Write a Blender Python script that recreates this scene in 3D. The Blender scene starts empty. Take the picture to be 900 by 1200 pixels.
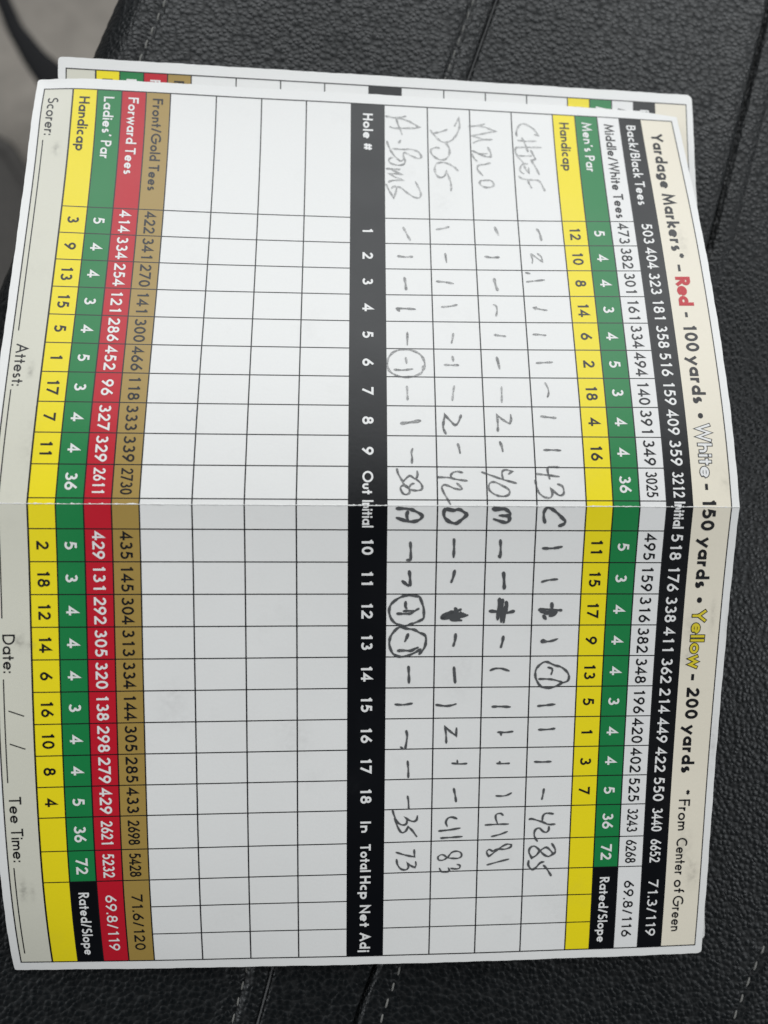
import bpy, math, random
import numpy as np
from mathutils import Vector
from mathutils.geometry import delaunay_2d_cdt
random.seed(7)
S = bpy.context.scene
COL = S.collection
MM = 0.001
R = math.radians

# ------------------------------------------------------------------ camera, world, light, exposure
cam = bpy.data.cameras.new('camera')
camo = bpy.data.objects.new('camera', cam)
COL.objects.link(camo)
camo.location = (-2.7809*MM, -5.9492*MM, 143.7393*MM)
camo.rotation_euler = (0.0323, -0.0395, 0.0034)
cam.sensor_fit = 'VERTICAL'; cam.sensor_height = 36.0
cam.lens = 861.8134/1200*36.0
cam.clip_start = 0.01; cam.clip_end = 20
cam.dof.use_dof = True
cam.dof.focus_distance = 0.152
cam.dof.aperture_fstop = cam.lens/2.9
cam.dof.aperture_blades = 0
S.camera = camo

W = bpy.data.worlds.new('World'); S.world = W; W.use_nodes = True
wb = W.node_tree.nodes['Background']
wb.inputs[0].default_value = (0.80, 0.90, 1.0, 1); wb.inputs[1].default_value = 0.03

def area(name, loc, target, sx, sy, power, col):
    l = bpy.data.lights.new(name, 'AREA'); l.shape = 'RECTANGLE'; l.size = sx; l.size_y = sy
    l.energy = power; l.color = col
    o = bpy.data.objects.new(name, l); COL.objects.link(o); o.location = loc
    o.rotation_euler = (Vector(target)-Vector(loc)).to_track_quat('-Z', 'Y').to_euler()
    return o
# daylight through the windscreen, beyond the top of the picture
area('windscreen_daylight', (0.24, 1.80, 1.36), (0, 0, 0), 3.8, 1.50, 64.0, (0.955, 0.985, 1.0))
# side windows, weaker
area('side_window_daylight', (1.9, -0.30, 1.15), (0, 0, 0), 0.8, 1.6, 20.0, (0.93, 0.97, 1.0))
area('side_window_daylight', (-1.9, -0.30, 1.15), (0, 0, 0), 0.8, 1.6, 18.0, (0.93, 0.97, 1.0))

vs = S.view_settings
S.display_settings.display_device = 'sRGB'
vs.view_transform = 'Standard'; vs.look = 'None'; vs.exposure = 0.0; vs.gamma = 1.0
vs.use_curve_mapping = False

# ------------------------------------------------------------------ helpers
def lin(c):
    c = c/255.0
    return c/12.92 if c <= 0.04045 else ((c+0.055)/1.055)**2.4
def rgb(r, g, b): return (lin(r), lin(g), lin(b), 1)

def mesh_obj(name, V, F, mat=None, parent=None, smooth=False):
    me = bpy.data.meshes.new(name)
    me.from_pydata([tuple(v) for v in V], [], F)
    if smooth: me.polygons.foreach_set('use_smooth', [True]*len(me.polygons))
    if mat: me.materials.append(mat)
    o = bpy.data.objects.new(name, me); COL.objects.link(o)
    if parent: o.parent = parent
    return o
def empty(name, loc, label, cat, group=None):
    o = bpy.data.objects.new(name, None); COL.objects.link(o); o.location = loc; o.empty_display_size = .02
    o['label'] = label; o['category'] = cat
    if group: o['group'] = group
    return o

# ------------------------------------------------------------------ materials
def newmat(name):
    m = bpy.data.materials.new(name); m.use_nodes = True
    nt = m.node_tree; return m, nt, nt.nodes['Principled BSDF']
def N(nt, t, **kw):
    n = nt.nodes.new(t)
    for k, v in kw.items(): setattr(n, k, v)
    return n
def math_n(nt, op, a, b=None, c=None):
    n = nt.nodes.new('ShaderNodeMath'); n.operation = op
    for i, v in enumerate((a, b, c)):
        if v is None: continue
        if isinstance(v, (int, float)): n.inputs[i].default_value = v
        else: nt.links.new(v, n.inputs[i])
    return n.outputs[0]

# smears of graphite and grime left on the card: (s, t, half length, half width, strength) in mm
SMEARS = [(-79,-68,1.6,.8,.4),(-27.3,-67.7,1.8,.7,.35),(27.1,-67.7,1.3,.9,.6),(28,-65.6,1.0,.8,.4),(79.2,-69.6,2.2,.7,.6),(80,-67.8,1.8,.5,.3),
          (22.4,70.4,3.0,.6,.35),(25,66.4,2.2,1.4,.35),(24,73.7,4.0,.5,.5),(40,-39.2,4,3,.16),(47.5,-14.8,4,3.4,.14),
          (-15.8,60.8,2.6,1.6,.30),(72.5,68.0,2.6,1.4,.35),(79.7,70,2.8,1.3,.4),(31,66,1.8,1.6,.25),(-60,69,3,1,.25),(58,-3,2,2,.1),
          (34,18,6,4,.10),(-70,16,5,3,.08),(88,40,5,3,.08),(-12,-66,6,2,.12),(-5,71,2,1,.25),(50,72.8,5,.7,.3),(90,30,3,2,.08)]
def smear_group():
    g = bpy.data.node_groups.new('smears', 'ShaderNodeTree')
    g.interface.new_socket('Fac', in_out='OUTPUT', socket_type='NodeSocketFloat')
    out = g.nodes.new('NodeGroupOutput')
    tc = g.nodes.new('ShaderNodeTexCoord')
    sep = g.nodes.new('ShaderNodeSeparateXYZ'); g.links.new(tc.outputs['Object'], sep.inputs[0])
    nz = g.nodes.new('ShaderNodeTexNoise'); nz.inputs['Scale'].default_value = 900; nz.inputs['Detail'].default_value = 5
    g.links.new(tc.outputs['Object'], nz.inputs['Vector'])
    nz2 = g.nodes.new('ShaderNodeTexNoise'); nz2.inputs['Scale'].default_value = 260; nz2.inputs['Detail'].default_value = 3
    g.links.new(tc.outputs['Object'], nz2.inputs['Vector'])
    tot = None
    for (s, t, a, b, k) in SMEARS:
        x, y = t*MM, -s*.985*MM
        dy = math_n(g, 'DIVIDE', math_n(g, 'SUBTRACT', sep.outputs[1], y), a*MM)
        dx = math_n(g, 'DIVIDE', math_n(g, 'SUBTRACT', sep.outputs[0], x), b*MM)
        d = math_n(g, 'ADD', math_n(g, 'MULTIPLY', dx, dx), math_n(g, 'MULTIPLY', dy, dy))
        f = math_n(g, 'MULTIPLY', math_n(g, 'POWER', 2.718, math_n(g, 'MULTIPLY', d, -1.0)), k)
        tot = f if tot is None else math_n(g, 'ADD', tot, f)
    n = math_n(g, 'MULTIPLY', math_n(g, 'MAXIMUM', math_n(g, 'SUBTRACT', nz.outputs[0], .30), 0), 2.6)
    n = math_n(g, 'MULTIPLY', n, math_n(g, 'MULTIPLY', nz2.outputs[0], 1.7))
    tot = math_n(g, 'MULTIPLY', tot, n)
    # faint overall handling marks
    nz3 = g.nodes.new('ShaderNodeTexNoise'); nz3.inputs['Scale'].default_value = 75; nz3.inputs['Detail'].default_value = 8; nz3.inputs['Roughness'].default_value = .7
    g.links.new(tc.outputs['Object'], nz3.inputs['Vector'])
    w = math_n(g, 'MULTIPLY', math_n(g, 'MAXIMUM', math_n(g, 'SUBTRACT', nz3.outputs[0], .58), 0), .35)
    tot = math_n(g, 'MINIMUM', math_n(g, 'ADD', tot, w), .8)
    g.links.new(tot, out.inputs[0])
    return g
SMG = smear_group()
def card_mat(name, col, rough=.37, smear=(0.16, 0.15, 0.13, 1), amount=1.0, mottle=.05, bump=.10, spec=.5):
    m, nt, p = newmat(name)
    tc = N(nt, 'ShaderNodeTexCoord')
    n1 = N(nt, 'ShaderNodeTexNoise'); n1.inputs['Scale'].default_value = 2600; n1.inputs['Detail'].default_value = 4
    nt.links.new(tc.outputs['Object'], n1.inputs['Vector'])
    n2 = N(nt, 'ShaderNodeTexNoise'); n2.inputs['Scale'].default_value = 60; n2.inputs['Detail'].default_value = 5
    nt.links.new(tc.outputs['Object'], n2.inputs['Vector'])
    v = math_n(nt, 'ADD', math_n(nt, 'MULTIPLY', n1.outputs[0], mottle), math_n(nt, 'MULTIPLY', n2.outputs[0], mottle*1.2))
    v = math_n(nt, 'ADD', v, 1-mottle*1.1)
    mx = N(nt, 'ShaderNodeMix', data_type='RGBA', blend_type='MULTIPLY'); mx.inputs[0].default_value = 1
    mx.inputs[6].default_value = col; nt.links.new(v, mx.inputs[7])
    g = N(nt, 'ShaderNodeGroup'); g.node_tree = SMG
    m2 = N(nt, 'ShaderNodeMix', data_type='RGBA')
    nt.links.new(math_n(nt, 'MULTIPLY', g.outputs[0], amount), m2.inputs[0])
    nt.links.new(mx.outputs[2], m2.inputs[6]); m2.inputs[7].default_value = smear
    nt.links.new(m2.outputs[2], p.inputs['Base Color'])
    nr = math_n(nt, 'ADD', math_n(nt, 'MULTIPLY', n2.outputs[0], .16), rough-.08)
    nt.links.new(nr, p.inputs['Roughness'])
    p.inputs['Specular IOR Level'].default_value = spec
    n3 = N(nt, 'ShaderNodeTexNoise'); n3.inputs['Scale'].default_value = 1300; n3.inputs['Detail'].default_value = 3
    nt.links.new(tc.outputs['Object'], n3.inputs['Vector'])
    b = N(nt, 'ShaderNodeBump'); b.inputs['Strength'].default_value = bump; b.inputs['Distance'].default_value = .00012
    nt.links.new(n3.outputs[0], b.inputs['Height']); nt.links.new(b.outputs[0], p.inputs['Normal'])
    return m
PAPER = card_mat('card_stock', (0.805, 0.795, 0.775, 1))
YEL = card_mat('print_yellow', (0.88, 0.72, 0.012, 1), spec=.42)
GRN = card_mat('print_green', (0.010, 0.205, 0.056, 1), spec=.42)
RED = card_mat('print_red', (0.52, 0.010, 0.024, 1), spec=.40)
GLD = card_mat('print_gold', (0.37, 0.245, 0.062, 1))
BG1 = card_mat('print_stone', (0.67, 0.65, 0.55, 1), amount=1.3)
BG2 = card_mat('print_cream', (0.80, 0.735, 0.605, 1), amount=1.3)
BLK = card_mat('print_black', (0.0018, 0.0022, 0.0036, 1), smear=(.10, .10, .11, 1), amount=.35, spec=.44)
INK = card_mat('ink_black', (0.006, 0.006, 0.008, 1), amount=.1)
WHT = card_mat('reversed_white', (0.79, 0.78, 0.765, 1), amount=.4)
INKR = card_mat('ink_red', (0.55, 0.03, 0.03, 1), amount=.2)
INKY = card_mat('ink_yellow', (0.72, 0.58, 0.03, 1), amount=.2)
FIBRE = card_mat('torn_fibre', (0.82, 0.81, 0.79, 1), rough=.8, mottle=.3, bump=.6)

def pencil_mat():
    m, nt, p = newmat('graphite')
    tc = N(nt, 'ShaderNodeTexCoord')
    a = N(nt, 'ShaderNodeTexNoise'); a.inputs['Scale'].default_value = 6500; a.inputs['Detail'].default_value = 3
    nt.links.new(tc.outputs['Object'], a.inputs['Vector'])
    c = N(nt, 'ShaderNodeTexNoise'); c.inputs['Scale'].default_value = 700; c.inputs['Detail'].default_value = 2
    nt.links.new(tc.outputs['Object'], c.inputs['Vector'])
    at = N(nt, 'ShaderNodeAttribute'); at.attribute_name = 'press_glare'
    v = math_n(nt, 'ADD', math_n(nt, 'MULTIPLY', a.outputs[0], 1.1), math_n(nt, 'MULTIPLY', c.outputs[0], .5))
    v = math_n(nt, 'ADD', v, math_n(nt, 'SUBTRACT', at.outputs['Fac'], .80))
    al = math_n(nt, 'MULTIPLY', v, 1.5); al = math_n(nt, 'MINIMUM', math_n(nt, 'MAXIMUM', al, 0.05), .96)
    nt.links.new(al, p.inputs['Alpha'])
    p.inputs['Base Color'].default_value = (0.075, 0.077, 0.080, 1)
    p.inputs['Roughness'].default_value = .42; p.inputs['Specular IOR Level'].default_value = .7
    return m
PENCIL = pencil_mat()

# ------------------------------------------------------------------ the folded card's shape (mm)
def cardfn(AU, AL, c2, k0=(0, 0, 0), rz=0.0, warp=0.0, ph=0.0, curl=0.0):
    u = np.linspace(0, 1.2, 241)
    def prof(A):
        dz = (A[0]+2*A[1]*u+3*A[2]*u*u)/100.
        dy = np.sqrt(np.maximum(1-dz**2, .05))
        return np.concatenate([[0], np.cumsum((dy[1:]+dy[:-1])/2*(u[1]-u[0]))])*100
    PU, PL = prof(AU), prof(AL)
    def zf(A, s, t):
        w = abs(s)/100.; v = t/72.
        return c2*v*v+A[0]*w+A[1]*w**2+A[2]*w**3+A[3]*w*v+A[4]*w*v*v+A[5]*w*w*v+A[6]*w*w*v*v+A[7]*w**3*v+A[8]*w**3*v*v
    cr, sr = math.cos(rz), math.sin(rz)
    def f(s, t, h=0.0):
        s = np.asarray(s, float); t = np.asarray(t, float)
        z = np.where(s < 0, zf(AU, s, t), zf(AL, s, t))
        y = np.where(s < 0, np.interp(abs(s), u*100, PU), -np.interp(abs(s), u*100, PL))
        env = np.clip(abs(s)/12., 0, 1)
        z = z + warp*env*(np.sin(s*.13+t*.05+ph)+.7*np.sin(s*.07-t*.11+2+ph)+.5*np.sin(t*.19+s*.03+ph))*.5
        z = z - curl*np.exp(-(((s+98)/6.5)**2+((t+74)/6.5)**2))
        x = t.copy() if hasattr(t, 'copy') else t
        X = np.stack([x*np.ones_like(z), y*np.ones_like(z), z], -1)
        return X, h
    def g(s, t, h=0.0):
        X, h = f(s, t, h)
        if np.any(h != 0):
            e = 0.05
            sg = np.where(np.asarray(s, float) < 0, -1., 1.)
            A, _ = f(np.asarray(s, float)+sg*e, t); B, _ = f(s, np.asarray(t, float)+e)
            d1 = (A-X)*(-sg)[..., None]; d2 = B-X
            n = np.cross(d2, d1); n /= np.linalg.norm(n, axis=-1, keepdims=True)
            X = X + n*np.asarray(h)[..., None]
        x = cr*X[..., 0]-sr*X[..., 1]+k0[0]; y = sr*X[..., 0]+cr*X[..., 1]+k0[1]
        return np.stack([x, y, X[..., 2]+k0[2]], -1)
    return g
CARD1 = cardfn([-15.9759,-26.5109,20.5355,1.8908,2.6427,-3.3504,8.0489,-2.6739,-12.1389],
               [-20.2051,14.3014,-10.5199,-6.6211,1.6277,1.532,-3.0474,4.553,-.2628], .5321, warp=.10, curl=1.3)
CARD2 = cardfn([-2.649, -9.8165, 7.2398, -1.0407, 0, -2.0548, 0, 0, 0],
               [-2.9583, 2.714, -.8839, -1.1426, 0, -1.1232, 0, 0, 0], -.1374, k0=(3.322, 2.9, -18.15), rz=-.0074, warp=.02, ph=1.0)
MARKS=[
('name',0.38,[[(-92.54,3.79),(-92.31,5.14),(-92.3,6.57),(-92.76,8.38)],[(-92.25,6.48),(-91.97,7.83),(-91.26,9.63),(-90.15,11.42),(-89.79,10.33),(-89.66,7.82),(-89.6,5.66),(-89.9,4.77)],[(-92.18,6.25),(-90.7,6.57),(-89.12,7.18),(-87.93,7.53)],[(-86.5,7.16),(-85.98,6.89),(-85.82,6.62)],[(-84.25,5.36),(-84.19,7.77),(-84.27,9.55),(-83.83,10.98),(-83.04,11.68),(-82.33,11.85),(-81.96,11.31),(-82.17,10.42),(-82.74,9.36),(-83.3,8.3),(-83.28,7.85),(-82.06,7.84),(-81.26,8.18),(-80.43,7.91),(-80.05,7.02),(-80.14,5.78),(-80.61,4.72),(-81.2,4.46),(-81.83,4.82),(-81.96,5.44)],[(-86.14,4.04),(-84.55,4.57),(-82.87,5.44),(-81.6,6.5),(-81.12,7.21),(-81.55,7.74)],[(-79.05,3.92),(-79.01,5.42),(-78.97,7.01)],[(-78.85,5.06),(-77.66,7.52),(-77.81,5.94),(-77.76,4.7),(-76.89,5.93),(-76.14,7.77),(-76.13,6.27),(-75.94,5.04),(-75.56,4.34)],[(-75.08,3.77),(-73.37,4.5),(-71.47,5.53),(-73.01,5.98),(-74.35,6.17),(-74.43,5.56),(-74.0,5.03)],[(-74.45,6.17),(-74.18,7.13),(-73.09,8.35),(-71.92,9.91),(-71.64,10.96),(-71.96,11.49),(-72.79,11.59),(-74.21,11.18),(-75.93,10.41)]]),
('name',0.38,[[(-89.53,14.0),(-88.24,14.9),(-86.96,16.06),(-86.42,17.35),(-87.09,18.95),(-88.8,20.17),(-90.93,20.83),(-92.86,20.67),(-90.87,19.69)],[(-88.74,14.83),(-89.15,16.36),(-89.82,17.95)],[(-84.87,16.14),(-84.98,15.23),(-84.49,14.18),(-83.44,14.16),(-82.29,15.18),(-81.81,16.59),(-82.4,17.78),(-83.92,18.39),(-85.41,18.12),(-86.33,17.4)],[(-79.03,20.23),(-80.05,19.28),(-80.84,18.0),(-81.15,16.71),(-80.8,15.4),(-79.59,14.86),(-78.1,15.08),(-77.17,15.96),(-77.56,17.01),(-78.72,17.55),(-77.3,18.03),(-75.81,18.43),(-73.71,18.44)]]),
('name',0.38,[[(-90.93,22.97),(-91.14,24.47),(-91.34,25.64),(-91.77,26.66)],[(-91.19,25.31),(-90.89,26.79),(-90.39,28.1),(-90.01,29.17),(-89.61,27.74),(-89.04,25.73),(-88.46,23.64),(-88.06,25.04),(-87.65,26.51),(-87.74,28.33)],[(-87.65,26.51),(-87.31,25.18),(-86.65,23.92)],[(-85.6,27.25),(-84.57,27.71),(-83.53,27.91),(-83.05,27.64),(-83.19,26.5),(-83.68,25.37),(-84.24,24.24),(-84.49,23.51)],[(-83.79,24.88),(-83.78,25.87),(-83.94,27.02)],[(-83.73,23.41),(-82.71,23.86),(-81.61,24.72)],[(-81.43,27.65),(-81.0,26.25),(-80.76,24.93),(-79.9,24.61),(-79.15,24.87),(-78.04,25.8)],[(-76.85,27.2),(-76.76,26.07),(-76.6,25.25),(-75.93,24.98),(-75.19,25.51),(-74.88,26.47),(-75.06,27.61),(-75.64,28.2),(-76.58,27.84),(-76.85,27.2)]]),
('name',0.38,[[(-88.97,34.12),(-90.03,34.09),(-91.6,34.67),(-92.39,35.72),(-92.01,36.88),(-91.2,38.01),(-90.27,38.79),(-89.41,39.16),(-89.56,38.33)],[(-87.82,34.31),(-87.66,36.3),(-87.83,38.73)],[(-88.55,35.32),(-87.03,35.93),(-84.83,36.55)],[(-85.87,33.71),(-86.05,36.7),(-86.12,39.78)],[(-85.88,33.79),(-84.81,33.57),(-83.48,34.08),(-81.88,35.22)],[(-83.64,34.25),(-83.64,35.73),(-83.75,37.31)],[(-85.24,37.24),(-84.0,37.74),(-82.85,38.08),(-82.62,36.99)],[(-82.53,37.15),(-80.72,38.02),(-78.71,38.78)],[(-81.53,36.26),(-81.4,35.11),(-80.42,34.52),(-79.46,34.5),(-78.8,35.2)],[(-81.02,35.41),(-79.88,35.83),(-79.22,36.36),(-80.48,36.44)],[(-78.19,34.02),(-77.54,34.71),(-77.24,36.32),(-77.16,38.27),(-76.31,39.02),(-74.3,39.72)],[(-77.39,36.08),(-76.24,36.25),(-75.1,36.75)]]),
('mark',0.42,[[(-63.92,7.53),(-62.17,8.31),(-60.54,9.03)]]),
('mark',0.38,[[(-63.56,14.81),(-63.77,16.23),(-64.28,17.66)]]),
('mark',0.5,[[(-64.35,27.81),(-62.22,28.55)]]),
('mark',0.42,[[(-64.14,37.11),(-62.82,37.72),(-61.04,37.93)]]),
('mark',0.42,[[(-56.52,6.23),(-56.32,7.82),(-56.41,9.45)]]),
('mark',0.35,[[(-57.36,16.58),(-55.04,16.8)]]),
('mark',0.42,[[(-56.69,25.21),(-56.47,26.69),(-56.55,28.29)]]),
('mark',0.32,[[(-57.57,35.33),(-55.99,35.61),(-55.11,35.45)],[(-57.57,35.33),(-56.41,36.64),(-55.43,37.81)],[(-57.59,36.82),(-56.77,37.56),(-55.43,37.71)]]),
('mark',0.45,[[(-51.13,7.59),(-49.54,7.8),(-48.02,7.92)]]),
('mark',0.4,[[(-50.23,14.48),(-50.08,16.29),(-49.71,18.09)]]),
('mark',0.5,[[(-51.08,26.94),(-49.54,27.15),(-48.12,27.56)]]),
('mark',0.35,[[(-50.35,33.93),(-50.6,35.72),(-50.84,37.8)],[(-52.66,33.89),(-52.43,34.77)]]),
('mark',0.42,[[(-43.44,5.77),(-43.41,7.61),(-43.28,9.78)],[(-43.44,5.77),(-42.78,6.39)]]),
('mark',0.38,[[(-43.86,15.35),(-44.05,17.05),(-44.46,18.67)]]),
('mark',0.32,[[(-44.61,26.44),(-44.28,27.01),(-43.05,27.13),(-41.83,26.87)]]),
('mark',0.38,[[(-43.96,34.9),(-43.57,36.18),(-43.31,37.71)],[(-44.13,35.54),(-43.46,35.3)]]),
('mark',0.35,[[(-37.71,7.99),(-34.64,7.94)]]),
('mark',0.35,[[(-37.56,17.64),(-36.1,17.39),(-35.23,17.17)]]),
('mark',0.42,[[(-37.27,26.29),(-37.12,27.33),(-36.97,28.57)]]),
('mark',0.38,[[(-37.45,34.44),(-37.4,35.73),(-37.25,37.06)]]),
('circle',0.4,[[(-29.0,11.22),(-30.57,11.45),(-32.3,10.73),(-33.35,9.1),(-33.64,6.97),(-32.98,5.07),(-31.53,3.93),(-30.22,3.73),(-28.76,4.09),(-27.64,5.48),(-27.25,7.35),(-27.58,9.46),(-28.48,10.88),(-29.78,11.05)]]),
('mark',0.38,[[(-28.93,5.12),(-28.85,6.9),(-29.13,8.97)],[(-31.74,7.56),(-30.37,7.72)]]),
('mark',0.38,[[(-30.15,15.49),(-30.11,16.95),(-30.12,18.46)],[(-32.17,17.26),(-31.01,17.4)]]),
('mark',0.45,[[(-32.04,26.49),(-29.31,26.96)]]),
('mark',0.36,[[(-30.74,34.65),(-30.85,36.22),(-30.97,38.03)]]),
('mark',0.35,[[(-25.25,7.69),(-23.57,7.76),(-22.15,7.78)]]),
('mark',0.35,[[(-25.4,17.4),(-23.66,17.11),(-22.14,16.92)]]),
('mark',0.32,[[(-25.28,27.12),(-23.49,27.08),(-21.72,26.99)]]),
('mark',0.3,[[(-26.27,36.14),(-25.09,36.62),(-23.92,36.73),(-22.95,36.38)]]),
('mark',0.55,[[(-17.02,6.37),(-17.28,8.35),(-17.64,10.33)]]),
('mark',0.4,[[(-14.85,15.41),(-16.16,14.89),(-17.64,15.03),(-18.92,15.29),(-17.65,16.41),(-16.77,17.3),(-17.41,18.01),(-18.95,18.57)]]),
('mark',0.38,[[(-15.47,25.91),(-17.23,25.99),(-18.96,25.93),(-17.83,27.26),(-17.15,28.39),(-17.99,28.71),(-19.13,28.67)]]),
('mark',0.4,[[(-18.78,34.82),(-18.59,36.34),(-18.46,37.86)]]),
('mark',0.4,[[(-11.66,8.63),(-10.8,8.39),(-9.85,8.51),(-8.62,8.45)]]),
('mark',0.42,[[(-12.78,17.73),(-11.73,17.98),(-10.82,18.13)]]),
('mark',0.42,[[(-13.23,26.22),(-12.27,26.55),(-11.22,26.73)]]),
('mark',0.42,[[(-11.56,35.0),(-11.57,36.61),(-11.49,38.39)]]),
('mark',0.4,[[(-7.51,5.46),(-6.41,5.72),(-4.79,6.61),(-6.03,7.97),(-5.39,9.09),(-6.21,9.55),(-7.02,9.45)],[(-4.56,6.6),(-3.87,7.16),(-3.3,7.94),(-3.03,9.06),(-3.19,10.18),(-3.77,10.46),(-4.58,10.09),(-5.27,9.31)],[(-4.46,8.85),(-4.22,8.17),(-3.41,7.89),(-2.61,7.93),(-2.21,7.25),(-2.48,6.58),(-3.4,6.14),(-3.93,6.33),(-4.03,7.16),(-3.53,7.9)]]),
('mark',0.4,[[(-6.73,18.52),(-6.96,17.48),(-6.72,16.57),(-6.13,16.14),(-5.67,16.31)],[(-5.76,13.38),(-5.71,15.64),(-5.32,17.44),(-5.08,19.38)],[(-4.56,17.3),(-3.7,18.19),(-3.31,18.18),(-3.46,16.94),(-4.03,15.6),(-4.21,14.7),(-3.68,14.31),(-2.64,14.67),(-1.5,15.32),(-0.24,15.97)]]),
('mark',0.4,[[(-6.49,27.68),(-7.03,28.38),(-7.38,27.26),(-7.14,26.52),(-6.43,26.36),(-5.5,26.55)],[(-6.87,22.35),(-6.18,24.26),(-5.38,26.5),(-4.63,29.19)],[(-3.82,26.85),(-4.56,25.56),(-4.88,24.44),(-4.43,23.75),(-3.39,23.67),(-2.58,24.36),(-2.06,25.48),(-1.97,26.6),(-2.25,27.47),(-2.95,27.77),(-3.52,27.38),(-4.05,26.56)]]),
('mark',0.42,[[(-7.96,37.89),(-8.02,35.84),(-7.31,35.51),(-6.02,35.74),(-5.55,35.83)],[(-6.59,33.14),(-6.37,35.18),(-6.03,37.79)],[(-4.51,37.37),(-4.12,38.26),(-3.24,38.56),(-2.43,38.4),(-2.19,37.71),(-2.76,36.83),(-3.64,35.96),(-2.53,36.25),(-1.79,35.88),(-1.72,35.08),(-2.17,34.08),(-3.21,33.33),(-4.6,33.05),(-5.3,32.97)]]),
('mark',0.62,[[(0.56,5.34),(0.64,7.69),(1.08,9.04),(1.94,10.4),(2.73,9.97),(3.13,8.86),(3.09,7.51),(2.41,5.37)],[(1.16,7.59),(1.95,7.38),(3.13,7.69)]]),
('mark',0.66,[[(0.56,14.86),(1.46,14.66),(2.37,14.91),(3.16,15.83),(3.5,17.08),(3.04,17.86),(1.78,19.17),(1.11,18.47),(0.66,17.78)],[(0.6,15.09),(0.82,16.44),(0.66,17.78)],[(0.73,15.54),(0.95,16.89)]]),
('mark',0.62,[[(0.56,24.31),(0.46,26.33),(0.95,27.37),(1.52,27.85),(1.91,27.41),(1.87,25.71)],[(1.91,27.41),(2.43,27.77),(3.12,27.46),(3.23,26.68),(2.6,24.61)],[(0.74,24.54),(0.64,26.57)]]),
('mark',0.58,[[(3.31,34.85),(2.06,34.51),(0.92,34.61),(0.28,35.14),(0.5,36.05),(1.36,37.24),(2.5,38.44),(2.95,38.88),(3.53,38.62),(3.92,37.66)]]),
('mark',0.5,[[(7.28,8.16),(8.79,8.28),(10.86,8.31)],[(10.86,8.31),(10.91,7.54)]]),
('mark',0.5,[[(6.61,16.83),(8.54,16.88),(10.34,16.83)]]),
('mark',0.5,[[(6.81,26.09),(8.75,26.22),(10.32,26.18)],[(9.95,25.85),(10.36,26.19)]]),
('mark',0.5,[[(8.45,34.66),(8.44,36.72),(8.11,38.54)]]),
('mark',0.58,[[(13.12,8.03),(14.56,8.23),(16.09,8.26)],[(15.16,6.7),(16.18,7.94)]]),
('mark',0.55,[[(13.02,17.13),(14.23,16.89),(15.39,16.5)]]),
('mark',0.62,[[(13.38,26.98),(15.01,27.14),(16.74,27.24)]]),
('mark',0.42,[[(15.33,34.76),(14.96,36.13),(14.77,37.97)]]),
('circle',0.5,[[(18.3,10.06),(18.14,8.69),(18.14,7.32),(18.68,5.96),(19.77,4.61),(20.85,4.16),(21.94,4.21),(23.11,4.72),(23.97,5.72),(24.37,7.25),(23.98,8.62),(23.44,9.99),(22.9,10.98),(22.12,11.12),(20.4,10.98),(18.37,10.22)]]),
('mark',0.5,[[(19.38,7.42),(20.39,7.4),(20.78,7.66)],[(21.82,5.7),(21.87,7.22),(21.8,8.44),(21.33,9.2),(20.79,10.07)],[(21.33,7.06),(21.25,8.13),(21.33,9.2)]]),
('mark',0.75,[[(22.83,14.73),(21.97,15.48),(21.5,16.85)]]),
('mark',0.62,[[(22.73,14.78),(22.03,16.06),(21.56,17.2),(21.0,18.57)],[(22.87,14.93),(22.41,16.99),(21.8,19.05)],[(22.78,15.15),(22.6,17.45),(22.18,19.98)],[(23.07,16.54),(23.26,18.76)],[(20.72,17.41),(22.04,18.13),(21.57,18.58)],[(22.5,15.98),(22.27,17.91),(22.04,19.52)],[(22.03,16.52),(22.04,18.82)],[(22.78,16.31),(22.79,18.38)]]),
('mark',0.62,[[(18.72,26.38),(20.38,26.25),(23.13,26.1)],[(18.92,27.01),(20.78,26.93),(22.35,27.24)],[(19.01,26.78),(21.37,26.95),(23.63,26.84)],[(21.56,27.35),(23.63,27.42)],[(19.41,27.75),(20.98,27.91),(21.76,27.74)],[(19.8,26.61),(22.15,26.65)],[(20.39,27.5),(23.73,27.32)],[(21.36,24.45),(21.46,25.9),(21.76,27.64),(21.37,29.37)]]),
('mark',0.62,[[(21.08,34.49),(21.03,36.13),(21.19,37.31),(21.19,39.06)],[(21.42,34.79),(21.58,36.35),(21.48,38.1)],[(21.77,35.59),(21.82,36.95),(21.58,38.1)],[(19.71,37.05),(20.79,37.13)],[(22.37,36.68),(22.07,37.64),(21.68,38.11)],[(22.27,35.41),(23.0,35.93)]]),
('circle',0.5,[[(29.18,10.62),(29.96,9.32),(30.58,7.79),(30.73,6.41),(30.25,5.18),(29.3,4.56),(28.04,4.24),(26.63,4.45),(25.38,5.28),(24.6,6.34),(24.92,7.72),(25.16,9.25),(25.71,10.18),(26.43,11.5),(28.08,11.57),(29.18,11.16),(30.2,10.33)]]),
('mark',0.55,[[(26.02,8.01),(26.8,7.74),(27.59,7.37)],[(29.5,5.94),(29.44,7.17),(29.51,8.55),(29.17,9.31),(28.83,10.05)]]),
('mark',0.55,[[(26.04,17.62),(27.32,17.56),(28.55,17.22)]]),
('mark',0.55,[[(26.6,27.39),(27.74,27.24),(28.88,26.95)]]),
('mark',0.45,[[(27.72,35.15),(27.42,35.63),(27.72,36.42),(27.53,37.59),(27.17,38.55)],[(27.88,35.22),(27.76,36.42)]]),
('mark',0.5,[[(32.76,8.17),(34.52,8.28),(36.28,8.31)]]),
('mark',0.5,[[(33.02,17.45),(34.6,17.58),(36.27,17.75)]]),
('mark',0.42,[[(33.74,24.9),(33.35,25.87),(33.36,27.24),(33.87,28.82)]]),
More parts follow.
